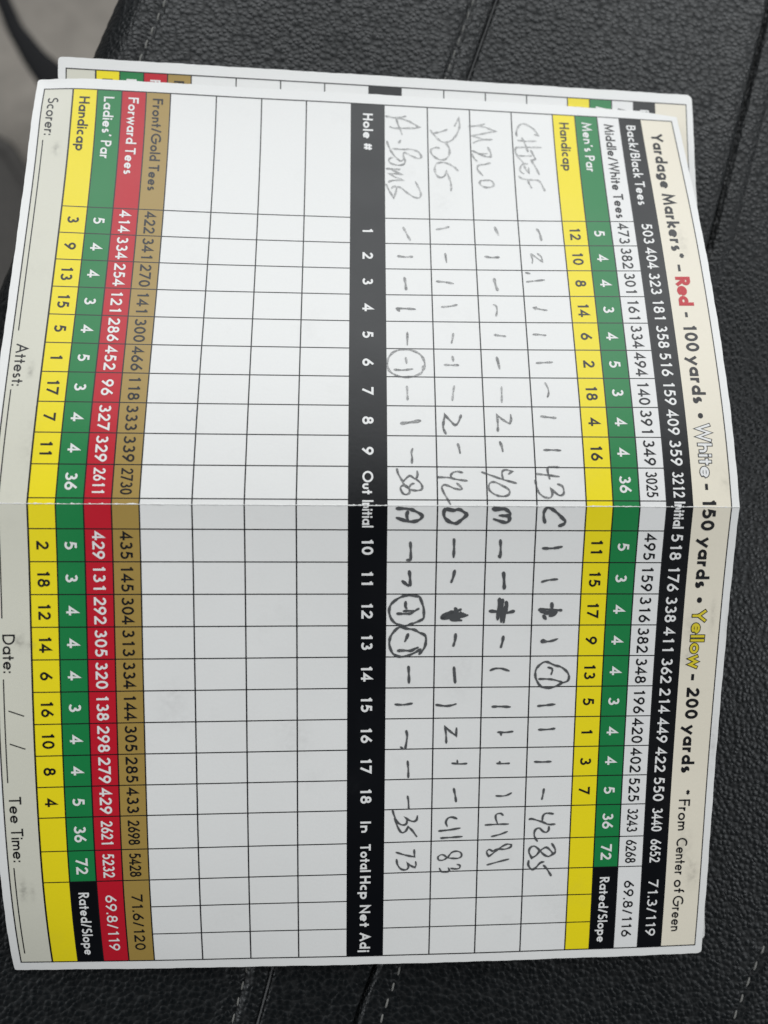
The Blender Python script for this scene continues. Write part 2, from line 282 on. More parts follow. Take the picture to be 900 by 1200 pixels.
('circle',0.45,[[(36.47,39.93),(37.26,38.38),(37.55,36.81),(37.13,35.41),(35.72,34.48),(34.51,34.23),(33.31,34.48),(32.21,35.62),(32.02,36.6),(32.73,38.2),(33.14,39.59),(34.15,40.82),(35.16,41.26),(36.07,41.0),(36.47,39.93)]]),
('mark',0.4,[[(33.16,36.8),(33.53,37.74),(34.69,37.53)],[(35.62,34.96),(35.63,36.74),(35.85,38.33),(36.37,39.93)]]),
('mark',0.42,[[(40.69,5.53),(40.81,7.11),(40.54,9.06)]]),
('mark',0.45,[[(40.89,13.91),(41.15,15.74),(41.07,16.91),(40.75,18.03)]]),
('mark',0.45,[[(41.41,25.48),(41.38,27.27),(41.5,29.26)]]),
('mark',0.45,[[(41.37,34.95),(41.2,36.75),(41.02,38.56)]]),
('mark',0.45,[[(46.25,7.87),(47.59,8.08),(50.12,7.73)],[(49.74,6.79),(50.12,7.22)]]),
('mark',0.42,[[(49.05,16.17),(47.23,16.09),(45.53,15.87),(46.63,17.02),(47.5,18.17),(45.8,18.23)]]),
('mark',0.4,[[(46.85,26.83),(46.92,28.26),(46.75,29.97)],[(46.86,27.43),(47.52,27.52)]]),
('mark',0.42,[[(46.43,35.34),(46.41,37.06),(46.24,38.73)]]),
('mark',0.4,[[(52.74,8.23),(54.4,8.4),(56.31,8.42)]]),
('mark',0.38,[[(53.4,17.43),(53.58,19.05),(53.51,20.52)],[(52.76,18.51),(53.42,18.62)]]),
('mark',0.38,[[(53.58,26.78),(53.65,27.97),(53.62,29.41)],[(53.17,27.36),(53.54,27.44)]]),
('mark',0.42,[[(53.37,34.72),(53.45,36.36),(53.39,38.23)]]),
('mark',0.38,[[(60.3,8.33),(61.54,8.53),(63.13,8.6)]]),
('mark',0.42,[[(58.88,17.92),(60.28,18.23),(61.78,18.46)]]),
('mark',0.34,[[(60.67,26.78),(60.75,28.17),(60.57,29.13),(60.09,30.08)]]),
('mark',0.42,[[(59.32,36.92),(60.44,36.79),(61.64,36.57)]]),
('mark',0.4,[[(63.29,5.25),(64.54,5.62),(65.96,6.31),(66.62,7.36),(66.32,8.18),(65.39,8.23),(65.01,7.93),(65.56,8.67),(65.89,9.57),(65.6,10.25),(64.66,10.44)],[(65.01,5.71),(66.9,6.32),(68.24,7.14),(68.04,7.97),(67.02,8.55),(67.76,9.3),(69.27,10.36)]]),
('mark',0.4,[[(65.53,18.7),(65.16,17.74),(65.36,16.85),(66.23,16.41),(67.18,16.73)],[(68.17,14.93),(67.97,17.2),(67.62,19.43)],[(69.76,15.38),(69.66,17.53),(69.53,19.92)]]),
('mark',0.36,[[(65.02,28.47),(64.57,27.92),(64.77,27.02),(65.55,26.89),(66.82,27.32)],[(67.07,24.73),(66.98,27.38),(66.98,29.68)],[(69.67,26.1),(69.3,27.75),(68.65,29.48)]]),
('mark',0.4,[[(64.94,39.15),(64.78,37.6),(65.36,36.94),(66.45,36.85)],[(66.09,34.01),(65.94,34.57),(66.7,36.86),(67.28,38.18),(67.25,39.61)],[(67.76,38.28),(68.44,38.31),(69.02,37.84),(68.83,37.1),(68.04,36.26),(68.36,35.46),(69.2,35.2),(70.06,35.36),(71.01,35.96)]]),
('mark',0.38,[[(72.63,6.09),(73.32,8.04),(73.79,9.98),(72.2,9.87)],[(74.22,6.2),(75.44,6.43),(76.42,7.18),(76.62,8.23),(75.99,8.73),(75.12,8.51),(75.85,9.41),(76.19,10.11),(75.56,10.31),(74.91,10.21)]]),
('mark',0.34,[[(74.67,15.08),(74.09,14.86),(73.53,15.36),(73.55,16.11),(74.15,16.87),(74.34,17.93),(74.38,19.13),(73.92,19.87),(73.12,19.7),(72.77,18.8),(73.06,17.75),(74.0,17.02),(74.7,15.98),(74.67,15.08)],[(76.51,15.27),(77.33,15.73),(77.42,16.79),(77.06,17.38),(76.47,17.13)],[(76.58,17.67),(76.77,18.58),(76.64,19.48),(76.0,19.62),(75.75,19.01)]]),
('mark',0.36,[[(74.15,25.62),(73.12,25.19),(72.56,25.72),(72.99,26.49),(72.53,27.24),(72.59,29.06),(72.14,30.26),(71.6,30.39),(71.48,29.48),(71.99,28.43),(72.85,27.25),(73.63,26.36),(74.15,25.62)],[(76.04,25.37),(75.43,27.62),(74.86,29.98)]]),
('mark',0.42,[[(73.17,36.61),(72.11,35.43),(72.42,34.46),(73.44,34.25),(74.75,34.87),(74.17,35.83),(73.17,36.61),(72.43,37.88),(73.23,38.89),(73.93,39.33),(74.51,38.45),(74.05,37.45),(73.17,36.61)],[(71.61,39.08),(72.92,39.86),(73.77,39.73),(74.26,38.93)],[(75.33,34.24),(76.36,34.19),(77.34,34.96),(77.01,35.77),(75.92,36.71),(75.69,37.51)],[(76.46,37.46),(77.35,38.23),(78.94,39.2)]])]
# ------------------------------------------------------------------ grid of the card (mm)
w = 6.4791
SI = -1.1507; SO = -7.9012
SL = {i: SO-w*(10-i) for i in range(1, 10)}           # line above hole i
for i in range(10, 19): SL[i] = 4.8719+w*(i-10)
S0 = SL[1]-29.1478
SIN = SL[18]+w; STO = SIN+7.231; SHC = STO+6.8785; SNE = SHC+6.1689; SAD = SNE+6.4685; SEND = SAD+6.5599
TL = [-72., -65.5382, -60.2595, -54.9808, -49.7021, -44.4235, -34.3628, -24.3021, -14.2414, -4.1807, 3.5803, 13.4134, 23.2464, 33.0794, 42.9125, 48.2681, 53.6237, 58.9792, 64.3348, 72.]
ALLS = [SL[i] for i in range(1, 10)]+[SO, SI]+[SL[i] for i in range(10, 19)]+[SIN, STO, SHC, SNE, SAD]

class Card:
    def __init__(self, fn, root):
        self.fn = fn; self.root = root; self.o = np.array(root.location)
    def P(self, s, t, h):
        return self.fn(np.asarray(s, float), np.asarray(t, float), np.asarray(h, float)*np.ones(np.shape(s)))*MM-self.o
    def sheet(self, name, s0, s1, t0, t1, h, mat, parent=None, step=1.0, jit=None, smooth=True):
        """patch of the card's surface between s0..s1, t0..t1, h above it; the fold stays a hard edge"""
        V = []; F = []
        cuts = [s0]+([0.] if s0 < 0 < s1 else [])+[s1]
        nt_ = max(1, int(math.ceil((t1-t0)/step)))
        for a, b in zip(cuts[:-1], cuts[1:]):
            ns = max(1, int(math.ceil((b-a)/step)))
            ss = np.linspace(a, b, ns+1); tt = np.linspace(t0, t1, nt_+1)
            g1, g2 = np.meshgrid(ss, tt, indexing='ij')
            if a == 0: g1 = g1.copy(); g1[0] = 1e-6
            if b == 0: g1 = g1.copy(); g1[-1] = -1e-6
            if jit: g1, g2 = jit(g1, g2)
            base = len(V)
            V += list(self.P(g1.ravel(), g2.ravel(), h))
            m = nt_+1
            for i in range(ns):
                for j in range(nt_):
                    k = base+i*m+j
                    F.append((k, k+m, k+m+1, k+1))
        return mesh_obj(name, V, F, mat, parent or self.root, smooth)
    def flat(self, name, polys, h, mat, parent=None, press_glare=None):
        """union of flat polygons [(s,t),...] laid on the card"""
        vs_ = []; fs = []
        for p in polys:
            pq = [(q[1], -q[0]) for q in p]
            if len(pq) == 4:
                d = lambda i, j: (pq[i][0]-pq[j][0])**2+(pq[i][1]-pq[j][1])**2
                tr = [(0, 1, 2), (0, 2, 3)] if d(0, 2) < d(1, 3) else [(0, 1, 3), (1, 2, 3)]
            else: tr = [(0, i, i+1) for i in range(1, len(pq)-1)]
            for q3 in tr:
                a_, b_, c_ = [pq[i] for i in q3]
                ar = (b_[0]-a_[0])*(c_[1]-a_[1])-(b_[1]-a_[1])*(c_[0]-a_[0])
                if abs(ar) < 2e-4: continue
                if ar < 0: b_, c_ = c_, b_
                b = len(vs_); vs_ += [Vector(a_), Vector(b_), Vector(c_)]; fs.append([b, b+1, b+2])
        if not fs: return None
        ys = [v.y for v in vs_]; xs = [v.x for v in vs_]; ed = []
        if min(ys) < 0 < max(ys):
            b = len(vs_); vs_ += [Vector((min(xs)-1, 0)), Vector((max(xs)+1, 0))]; ed = [(b, b+1)]
        ov, oe, of, _, _, oof = delaunay_2d_cdt(vs_, ed, fs, 0, 1e-5)
        F = [f for f, q in zip(of, oof) if len(q)]
        used = sorted({i for f in F for i in f}); mp = {i: k for k, i in enumerate(used)}
        if not used: return None
        F2 = []
        for f in F:
            a, b_, c = [ov[i] for i in f[:3]]
            ar = (b_.x-a.x)*(c.y-a.y)-(b_.y-a.y)*(c.x-a.x)
            f = [mp[i] for i in f]
            F2.append(f if ar > 0 else f[::-1])
        s = np.array([-ov[i].y for i in used]); t = np.array([ov[i].x for i in used])
        V = self.P(s, t, h)
        o = mesh_obj(name, V, F2, mat, parent or self.root, False)
        if press_glare is not None:
            at = o.data.attributes.new('press_glare', 'FLOAT', 'POINT'); at.data.foreach_set('value', [press_glare]*len(V))
        return o

# ------------------------------------------------------------------ lettering: a geometric sans drawn as strokes
def arc(cx, cy, rx, ry, a0, a1, n=None):
    n = n or max(3, int(abs(a1-a0)/22)+1)
    return [(cx+rx*math.cos(R(a0+(a1-a0)*i/n)), cy+ry*math.sin(R(a0+(a1-a0)*i/n))) for i in range(n+1)]
def ell(cx, cy, rx, ry): return arc(cx, cy, rx, ry, 0, 360, 18)
X = .56                                               # x-height of the skeleton
def B(cx=.24, r=.24, ry=X/2): return ell(cx, X/2, r, ry)
# every glyph: list of (stroke, square ends?) in skeleton units, cap height 1
G = {
 '0': ([(ell(.24, .5, .24, .5), 0)], .48), '1': ([([(.26, 1), (.26, 0)], 1), ([(.26, .97), (.08, .83)], 0)], .36),
 '2': ([(arc(.24, .735, .22, .265, 170, -35)+[(.02, .02)], 0), ([(0, 0), (.48, 0)], 1)], .48),
 '3': ([(arc(.22, .76, .19, .24, 150, -90), 0), (arc(.22, .26, .25, .26, 90, -155), 0)], .47),
 '4': ([([(.37, 0), (.37, 1), (0, .25), (.52, .25)], 1)], .52),
 '5': ([([(.44, 1), (.13, 1), (.075, .57)]+arc(.21, .31, .26, .31, 105, -140), 0)], .47),
 '6': ([(ell(.25, .29, .24, .29), 0), ([(.035, .40), (.10, .55), (.37, 1)], 1)], .49),
 '7': ([([(0, 1), (.47, 1), (.14, 0)], 1)], .47),
 '8': ([(ell(.24, .765, .185, .235), 0), (ell(.24, .27, .24, .27), 0)], .48),
 '9': ([(ell(.24, .71, .24, .29), 0), ([(.455, .60), (.39, .45), (.12, 0)], 1)], .48),
 'A': ([([(0, 0), (.33, 1), (.66, 0)], 1), ([(.12, .32), (.54, .32)], 0)], .66),
 'B': ([([(0, 0), (0, 1), (.22, 1)]+arc(.22, .77, .19, .23, 90, -90)+[(0, .54)], 0), ([(0, .54), (.25, .54)]+arc(.25, .27, .22, .27, 90, -90)+[(0, 0)], 0)], .47),
 'C': ([(arc(.46, .5, .46, .5, 52, 308), 0)], .72), 'D': ([([(0, 0), (0, 1), (.22, 1)]+arc(.22, .5, .42, .5, 90, -90)+[(0, 0)], 0)], .64),
 'F': ([([(0, 0), (0, 1), (.42, 1)], 1), ([(0, .55), (.38, .55)], 1)], .42),
 'G': ([(arc(.48, .5, .48, .5, 48, 360), 0), ([(.52, .5), (.96, .5)], 1)], .96),
 'H': ([([(0, 0), (0, 1)], 1), ([(.52, 0), (.52, 1)], 1), ([(0, .52), (.52, .52)], 0)], .52),
 'I': ([([(0, 0), (0, 1)], 1)], 0.0), 'L': ([([(0, 1), (0, 0), (.34, 0)], 1)], .34),
 'M': ([([(0, 0), (.10, 1), (.40, .12), (.70, 1), (.80, 0)], 1)], .80), 'N': ([([(0, 0), (0, 1), (.58, 0), (.58, 1)], 1)], .58),
 'O': ([(ell(.48, .5, .48, .5), 0)], .96), 'P': ([([(0, 0), (0, 1), (.2, 1)]+arc(.2, .74, .22, .26, 90, -90)+[(0, .48)], 0), ([(0, 0), (0, .2)], 1)], .42),
 'R': ([([(0, .2), (0, 1), (.2, 1)]+arc(.2, .75, .21, .25, 90, -90)+[(0, .5)], 0), ([(0, 0), (0, .3)], 1), ([(.17, .48), (.44, 0)], 1)], .44),
 'S': ([(arc(.22, .76, .20, .24, 45, 270)[:-1]+[(.22, .52)]+arc(.21, .26, .23, .26, 80, -150), 0)], .44),
 'T': ([([(.24, 0), (.24, 1)], 1), ([(0, 1), (.48, 1)], 1)], .48), 'W': ([([(0, 1), (.22, 0), (.46, 1), (.70, 0), (.92, 1)], 1)], .92),
 'Y': ([([(.28, 0), (.28, .45), (0, 1)], 1), ([(.28, .45), (.56, 1)], 1)], .56),
 'a': ([(B(), 0), ([(.48, 0), (.48, X)], 1)], .48), 'b': ([(B(), 0), ([(0, 0), (0, 1.02)], 1)], .48),
 'c': ([(arc(.24, X/2, .24, X/2, 55, 305), 0)], .38), 'd': ([(B(), 0), ([(.48, 0), (.48, 1.02)], 1)], .48),
 'e': ([(arc(.25, X/2, .25, X/2, 2, 322), 0), ([(.03, X/2), (.49, X/2)], 0)], .50),
 'f': ([([(.12, 0), (.12, .82)]+arc(.26, .84, .14, .17, 180, 80), 0), ([(0, X), (.26, X)], 1)], .26),
 'g': ([(B(), 0), ([(.48, X), (.48, -.08)]+arc(.24, -.06, .24, .20, -10, -155), 0)], .48),
 'h': ([([(0, 0), (0, 1.02)], 1), ([(0, .3)]+arc(.2, .32, .2, X-.32, 180, 0)+[(.4, 0)], 0)], .40),
 'i': ([([(0, 0), (0, X)], 1), ([(0, .88), (0, .90)], 1)], 0.0),
 'j': ([([(.06, X), (.06, -.24)], 1), ([(.06, .88), (.06, .90)], 1)], .06),
 'k': ([([(0, 0), (0, 1.02)], 1), ([(.34, X), (.04, .30), (.36, 0)], 1)], .36), 'l': ([([(0, 0), (0, 1.02)], 1)], 0.0),
 'm': ([([(0, 0), (0, X)], 1), ([(0, .3)]+arc(.16, .34, .16, X-.34, 180, 0)+[(.32, 0)], 0), ([(.32, .3)]+arc(.48, .34, .16, X-.34, 180, 0)+[(.64, 0)], 0)], .64),
 'n': ([([(0, 0), (0, X)], 1), ([(0, .3)]+arc(.19, .33, .19, X-.33, 180, 0)+[(.38, 0)], 0)], .38),
 'o': ([(ell(.25, X/2, .25, X/2), 0)], .50), 'p': ([(B(), 0), ([(0, X), (0, -.30)], 1)], .48),
 'r': ([([(0, 0), (0, X)], 1), ([(0, .28)]+arc(.18, .32, .18, X-.32, 180, 68), 0)], .22),
 's': ([(arc(.15, .42, .13, .145, 50, 270)[:-1]+[(.15, .28)]+arc(.14, .14, .15, .14, 80, -150), 0)], .29),
 't': ([([(.11, 0), (.11, .84)], 1), ([(0, X), (.22, X)], 1)], .22), 'u': ([([(0, X), (0, .22)]+arc(.19, .2, .19, .2, 180, 360)+[(.38, X)], 0)], .38),
 'w': ([([(0, X), (.16, 0), (.34, X), (.52, 0), (.68, X)], 1)], .68), 'y': ([([(0, X), (.22, .02)], 1), ([(.46, X), (.10, -.30)], 1)], .46),
 '/': ([([(0, -.1), (.30, 1.05)], 0)], .30), ':': ([([(0, .02), (0, .04)], 1), ([(0, .50), (0, .52)], 1)], 0.0), '.': ([([(0, 0), (0, .02)], 1)], 0.0),
 "'": ([([(.07, 1.02), (0, .76)], 0)], .07), '-': ([([(0, .34), (.24, .34)], 1)], .24), '_': ([([(0, .34), (.44, .34)], 1)], .44),
 '*': ([([(.0, .80), (.36, .80)], 0), ([(.09, .64), (.27, .96)], 0), ([(.27, .64), (.09, .96)], 0)], .36),
 '#': ([([(.13, 0), (.21, 1)], 0), ([(.43, 0), (.51, 1)], 0), ([(-.02, .31), (.62, .31)], 0), ([(.02, .69), (.66, .69)], 0)], .64),
 '@': ([(ell(.10, .40, .10, .11), 0), ([(.02, .40), (.18, .40)], 0)], .20),      # a round bullet
 ' ': ([], .16),
}
def ribbon(pts, w0, ext, w1=None):
    """quads along a polyline, mitred joints"""
    p = [np.array(q, float) for q in pts]
    q = [p[0]]
    for a in p[1:]:
        if np.linalg.norm(a-q[-1]) > 1e-5: q.append(a)
    p = q
    closed = len(p) > 3 and np.linalg.norm(p[0]-p[-1]) < 1e-4
    if len(p) < 2: return []
    if ext and not closed:
        d = p[0]-p[1]; p[0] = p[0]+d/np.linalg.norm(d)*ext
        d = p[-1]-p[-2]; p[-1] = p[-1]+d/np.linalg.norm(d)*ext
    n = len(p); L = []; Rr = []
    for i in range(n):
        hw = (w0 if w1 is None else w0[i])/2 if w1 is None else w0[i]/2
        if closed: a = p[i]-p[i-1] if i else p[0]-p[-2]; b = (p[i+1] if i < n-1 else p[1])-p[i]
        else:
            a = p[i]-p[i-1] if i else p[1]-p[0]; b = p[i+1]-p[i] if i < n-1 else p[-1]-p[-2]
        a = a/np.linalg.norm(a); b = b/np.linalg.norm(b)
        na = np.array([-a[1], a[0]]); nb = np.array([-b[1], b[0]])
        m = na+nb; l = np.linalg.norm(m)
        if l < 1e-3: m = na; k = 1
        else: m = m/l; k = 1/max(.42, float(m@na))
        L.append(p[i]+m*hw*k); Rr.append(p[i]-m*hw*k)
    return [[tuple(L[i]), tuple(Rr[i]), tuple(Rr[i+1]), tuple(L[i+1])] for i in range(n-1)]

def text_polys(txt, s0, s1, t0, cap, wt=.145, grow=0.0, tab=None, sx=None):
    """polygons of txt on the card: runs along +s from s0 to s1, letters' tops towards +t"""
    gap = .085+wt*.25; GX = 1.14
    x = 0.0; items = []
    for i, ch in enumerate(txt):
        gs, adv = G[ch]
        if ch == ' ': x += .36; continue
        if tab is not None:
            items.append((gs, x+(tab-adv*GX-wt)/2)); x += tab
        else:
            items.append((gs, x)); x += adv*GX+wt+(gap if i < len(txt)-1 else 0)
    tot = x
    k = (s1-s0)/tot if sx is None else sx
    if sx is not None: s0 = (s0+s1)/2-tot*k/2
    polys = []
    for gs, ox in items:
        for pts, sq in gs:
            # work in card mm so that the stroke keeps its weight when the word is condensed
            kk = k
            q = [((ox+wt/2+px*GX)*kk, (wt/2+py*(1-wt))*cap) for px, py in pts]
            wmm = wt*cap*(.5+.5*min(1.0, kk/cap)) + grow
            for poly in ribbon(q, wmm, (wt*cap/2 if sq else 0)+grow/2):
                polys.append([(s0+a, t0+b) for a, b in poly])
    return polys

FIX = dict(M1=.145)
def put(card, parent, txt, s0, s1, t0, cap, mat, wt=.145, h=.050, name='word', **kw):
    return card.flat(name, text_polys(txt, s0, s1, t0, cap, wt, **kw), h, mat, parent)

def cell_text(card, parent, txt, s0, s1, t0, mat, cap=2.36, wt=.15, name='number', h=.05):
    c = (s0+s1)/2; n = len(txt)
    adv = {1: 1.93, 2: 1.88, 3: 1.89}.get(n, 1.36)
    return card.flat(name, text_polys(txt, c-1, c+1, t0, cap, wt, tab=.845, sx=adv/.845), h, mat, parent)

CELLS = [(SL[i], SL[i]+w) for i in range(1, 10)]+[(SO, SI), (SI, SL[10])]+[(SL[i], SL[i]+w) for i in range(10, 19)]+[(SIN, STO), (STO, SHC)]

def build_card(card, full):
    root = card.root
    rng = random.Random(3 if full else 9)
    # --- the sheet of card, 0.3 mm thick, its rim slightly uneven
    T0, T1, E0, E1 = -73.75, 73.6, -97.9, 98.6
    ph = [rng.uniform(0, 6) for _ in range(8)]
    def rim(s, t, amt=.028):
        e = amt*(np.sin(s*.9+ph[0])+np.sin(s*.37+ph[1])+.6*np.sin(s*2.3+ph[2]))
        g = amt*(np.sin(t*.8+ph[3])+np.sin(t*.31+ph[4])+.8*np.sin(t*2.1+ph[5]))
        wt_ = np.clip((abs(t)-68)/5.6, 0, 1)**3; ws = np.clip((abs(s)-93)/4.0, 0, 1)**3
        t2 = t+e*wt_; s2 = s+g*ws
        # corners worn round
        for (cs, ct, rr) in ((E0, T1, 1.5), (E0, T0, .8), (E1, T0, .6), (E1, T1, .9)):
            ds = (cs-s2)*np.sign(cs); dt = (ct-t2)*np.sign(ct)       # inward distances
            ins = (ds < rr) & (dt < rr)
            vx = rr-ds; vy = rr-dt; m = np.maximum(np.maximum(vx, vy), 1e-6); l = np.sqrt(vx*vx+vy*vy)
            f = np.where(ins & (l > 0), m/np.maximum(l, 1e-6), 1.0)
            s2 = np.where(ins, cs-np.sign(cs)*(rr-vx*f), s2); t2 = np.where(ins, ct-np.sign(ct)*(rr-vy*f), t2)
        return s2, t2
    V = []; F = []
    th = -.30
    tt = np.concatenate([np.linspace(T0, -66, 17), np.arange(-65, 66, 1.0), np.linspace(66, T1, 17)])
    for a, b in ((E0, 0.), (0., E1)):
        ss = np.arange(a, b+.5, 1.0) if a < 0 else np.arange(0, b+.5, 1.0)
        ss = np.linspace(a, b, len(ss)*1+1)
        if a < 0: ss = np.concatenate([np.linspace(E0, E0+3, 9), ss[ss > E0+3.2]])
        else: ss = np.concatenate([ss[ss < E1-3.2], np.linspace(E1-3, E1, 9)])
        g1, g2 = np.meshgrid(ss, tt, indexing='ij'); g1, g2 = rim(g1, g2)
        if a == 0: g1[0] = 1e-6
        else: g1[-1] = -1e-6
        m = len(tt); n = len(ss)
        for h in (0.0, th):
            base = len(V); V += list(card.P(g1.ravel(), g2.ravel(), h))
            for i in range(n-1):
                for j in range(m-1):
                    k = base+i*m+j; f = (k, k+m, k+m+1, k+1)
                    F.append(f if h == 0 else f[::-1])
        top = len(V)-2*n*m; bot = len(V)-n*m
        def wall(ids):
            b0 = len(V)
            for q in ids: V.append(V[top+q])
            for q in ids: V.append(V[bot+q])
            L = len(ids)
            for q in range(L-1): F.append((b0+q, b0+q+1, b0+L+q+1, b0+L+q))
        wall([i*m for i in range(n)]); wall([i*m+m-1 for i in range(n)][::-1])
        if a < 0: wall([j for j in range(m)][::-1])
        else: wall([(n-1)*m+j for j in range(m)])
    mesh_obj('paper', V, F, PAPER, root, True)

    H1, HT = .018, .058
    def band(name, i0, i1, mat, s0=S0, s1=SEND, label=None):
        o = card.sheet(name, s0, s1, TL[i0], TL[i1], H1, mat)
        if label: o['label'] = label
        return o
    e = 0.0
    stone = band('signature_strip', 0, 1, BG1, label='stone coloured strip with signature lines')
    hcpL = band('handicap_row', 1, 2, YEL, label='yellow ladies handicap row')
    parL = band('par_row', 2, 3, GRN, S0, SHC, label='green ladies par row')
    fwd = band('tee_row', 3, 4, RED, label='red forward tees row')
    gold = band('tee_row', 4, 5, GLD, label='gold front tees row')
    hole = band('hole_row', 9, 10, BLK, label='black row of hole numbers')
    hcpR = band('handicap_row', 14, 15, YEL, label='yellow mens handicap row')
    parR = band('par_row', 15, 16, GRN, S0, SHC, label='green mens par row')
    mid = band('tee_row', 16, 17, WHT, label='white middle tees row')
    back = band('tee_row', 17, 18, BLK, label='black back tees row')
    cream = band('yardage_strip', 18, 19, BG2, label='cream strip explaining the yardage markers')
    rsL = band('rating_cell', 2, 3, BLK, SHC, SEND); rsR = band('rating_cell', 15, 16, BLK, SHC, SEND)

    b = lambda i, o=.31, c=.0: TL[i]+(TL[i+1]-TL[i])*o+c
    C5 = 2.25
    put(card, hcpL, 'Handicap', -93.5, -80.1, b(1, .28), C5, INK, .172, HT)
    put(card, parL, "Ladies' Par", -93.7, -78.4, b(2, .28), C5, WHT, .172, HT)
    put(card, fwd, 'Forward Tees', -93.8, -74.8, b(3, .28), C5, WHT, .172, HT)
    put(card, gold, 'Front/Gold Tees', -93.85, -71.0, b(4, .28), C5, INK, .172, HT)
    put(card, hole, 'Hole #', -92.95, -83.5, b(9, .36), C5, WHT, .2, HT)
    put(card, hcpR, 'Handicap', -93.2, -79.95, b(14, .28), C5, INK, .172, HT)
    put(card, parR, "Men's Par", -93.5, -79.7, b(15, .28), C5, WHT, .172, HT)
    put(card, mid, 'Middle/White Tees', -93.35, -67.1, b(16, .28), C5, INK, .172, HT)
    put(card, back, 'Back/Black Tees', -93.35, -70.7, b(17, .28), C5, WHT, .172, HT)
    put(card, stone, 'Scorer:', -93.0, -83.5, -70.9, 2.35, INK, .135, HT)
    TB = 66.2; TC = 2.75
    def yd(txt, s0, s1, mat=INK, wt=.215, cap=TC, tb=TB, **k): return put(card, cream, txt, s0, s1, tb, cap, mat, wt, HT, **k)
    yd('Yardage', -91.2, -75.4); yd('Markers*', -73.9, -56.3)
    if full:
        # --- rules and boxes
        rows = [('yL', 1, 2), ('gL', 2, 3), ('rL', 3, 4), ('oL', 4, 5)]
        def hline(s, t0, t1, wd=.20): card.sheet('grid_line', s-wd/2, s+wd/2, t0, t1, .030, INK)
        for s in ALLS:
            wd = .22
            if s in (SNE, SAD):
                hline(s, TL[5], TL[9], wd); hline(s, TL[10], TL[15], wd)
            elif s == SHC:
                hline(s, TL[1], TL[9], wd); hline(s, TL[10], TL[17], wd)
            else:
                hline(s, TL[1], TL[9], wd); hline(s, TL[10], TL[17], wd)
    else:
        for s in ALLS[:1]:
            card.sheet('grid_line', s-.1, s+.1, TL[1], TL[9], .030, INK); card.sheet('grid_line', s-.1, s+.1, TL[10], TL[17], .030, INK)
    for i in range(1, 19):
        if i in (9, 10, 18): continue
        wd = {1: .34}.get(i, .25)
        card.sheet('grid_line', S0, SEND, TL[i]-wd/2, TL[i]+wd/2, .040, INK)
    for (a, b_, c, d) in ((S0-.12, SEND+.12, TL[0]-.12, TL[0]+.12), (S0-.12, SEND+.12, TL[19]-.1, TL[19]+.1)):
        card.sheet('border_line', a, b_, c, d, .048, INK)
    for s in (S0, SEND):
        card.sheet('border_line', s-.12, s+.12, TL[0]+.12, TL[19]-.1, .046, INK)
    if not full: return
    # --- the numbers
    HL = '3 9 13 15 5 1 17 7 11 . . 2 18 12 14 6 16 10 8 4 . .'.split()
    PL = '5 4 4 3 4 5 3 4 4 36 . 5 3 4 4 4 3 4 4 5 36 72'.split()
    FL = '414 334 254 121 286 452 96 327 329 2611 . 429 131 292 305 320 138 298 279 429 2621 5232'.split()
    GL = '422 341 270 141 300 466 118 333 339 2730 . 435 145 304 313 334 144 305 285 433 2698 5428'.split()
    HR = '12 10 8 14 6 2 18 4 16 . . 11 15 17 9 13 5 1 3 7 . .'.split()
    MR = '473 382 301 161 334 494 140 391 349 3025 . 495 159 316 382 348 196 420 402 525 3243 6268'.split()
    KR = '503 404 323 181 358 516 159 409 359 3212 . 518 176 338 411 362 214 449 422 550 3440 6652'.split()
    NO = [str(i) for i in range(1, 10)]+['.', '.']+[str(i) for i in range(10, 19)]+['.', '.']
    for vals, par, i, mat, wt in ((HL, hcpL, 1, INK, .18), (PL, parL, 2, WHT, .185), (FL, fwd, 3, WHT, .175), (GL, gold, 4, INK, .165),
                                  (HR, hcpR, 14, INK, .18), (PL, parR, 15, WHT, .185), (MR, mid, 16, INK, .16), (KR, back, 17, WHT, .17)):
        for v, (a, c) in zip(vals, CELLS):
            if v != '.': cell_text(card, par, v, a, c, b(i, .275), mat, wt=wt, h=HT)
    for v, (a, c) in zip(NO, CELLS):
        if v != '.': cell_text(card, hole, v, a, c, b(9, .355), WHT, cap=2.3, wt=.2, h=HT)
    hb = b(9, .36)
    for txt, a, c in (('Out', -6.95, -2.25), ('In', 65.6, 68.1), ('Total', 70.7, 76.8), ('Hcp', 77.75, 83.0), ('Net', 84.4, 89.5), ('Adj', 90.9, 95.5)):
        put(card, hole, txt, a, c, hb, 2.2, WHT, .195, HT)
    put(card, hole, 'Initial', -1.0, 4.35, hb, 2.2, WHT, .172, HT)
    put(card, back, 'Initial', -1.0, 4.35, b(17, .29), 2.2, WHT, .195, HT)
    put(card, rsL, 'Rated/Slope', 79.8, 94.8, b(2, .29), 2.1, WHT, .172, HT)
    put(card, rsR, 'Rated/Slope', 79.6, 94.9, b(15, .29), 2.1, WHT, .172, HT)
    for par, i, txt, mat, wt in ((fwd, 3, '69.8/119', WHT, .15), (gold, 4, '71.6/120', INK, .155), (mid, 16, '69.8/116', INK, .155), (back, 17, '71.3/119', WHT, .15)):
        put(card, par, txt, 80.5, 93.8, b(i, .29), 2.2, mat, wt, HT)
    # --- signature strip
    def rule(s0, s1, t=-70.95): card.sheet('signature_line', s0, s1, t-.11, t+.11, .045, INK, stone)
    rule(-82.2, -36.3); rule(-23.3, 22.5); rule(34.6, 55.6); rule(73.8, 94.2)
    put(card, stone, 'Attest:', -33.3, -24.1, -70.95, 2.35, INK, .135, HT)
    put(card, stone, 'Date:', 25.7, 33.3, -70.95, 2.35, INK, .135, HT)
    put(card, stone, 'Tee Time:', 58.5, 72.5, -70.95, 2.35, INK, .135, HT)
    for s in (40.9, 47.6): card.flat('slash', ribbon([(s, -70.2), (s+1.1, -67.3)], .22, 0), HT, INK, stone)
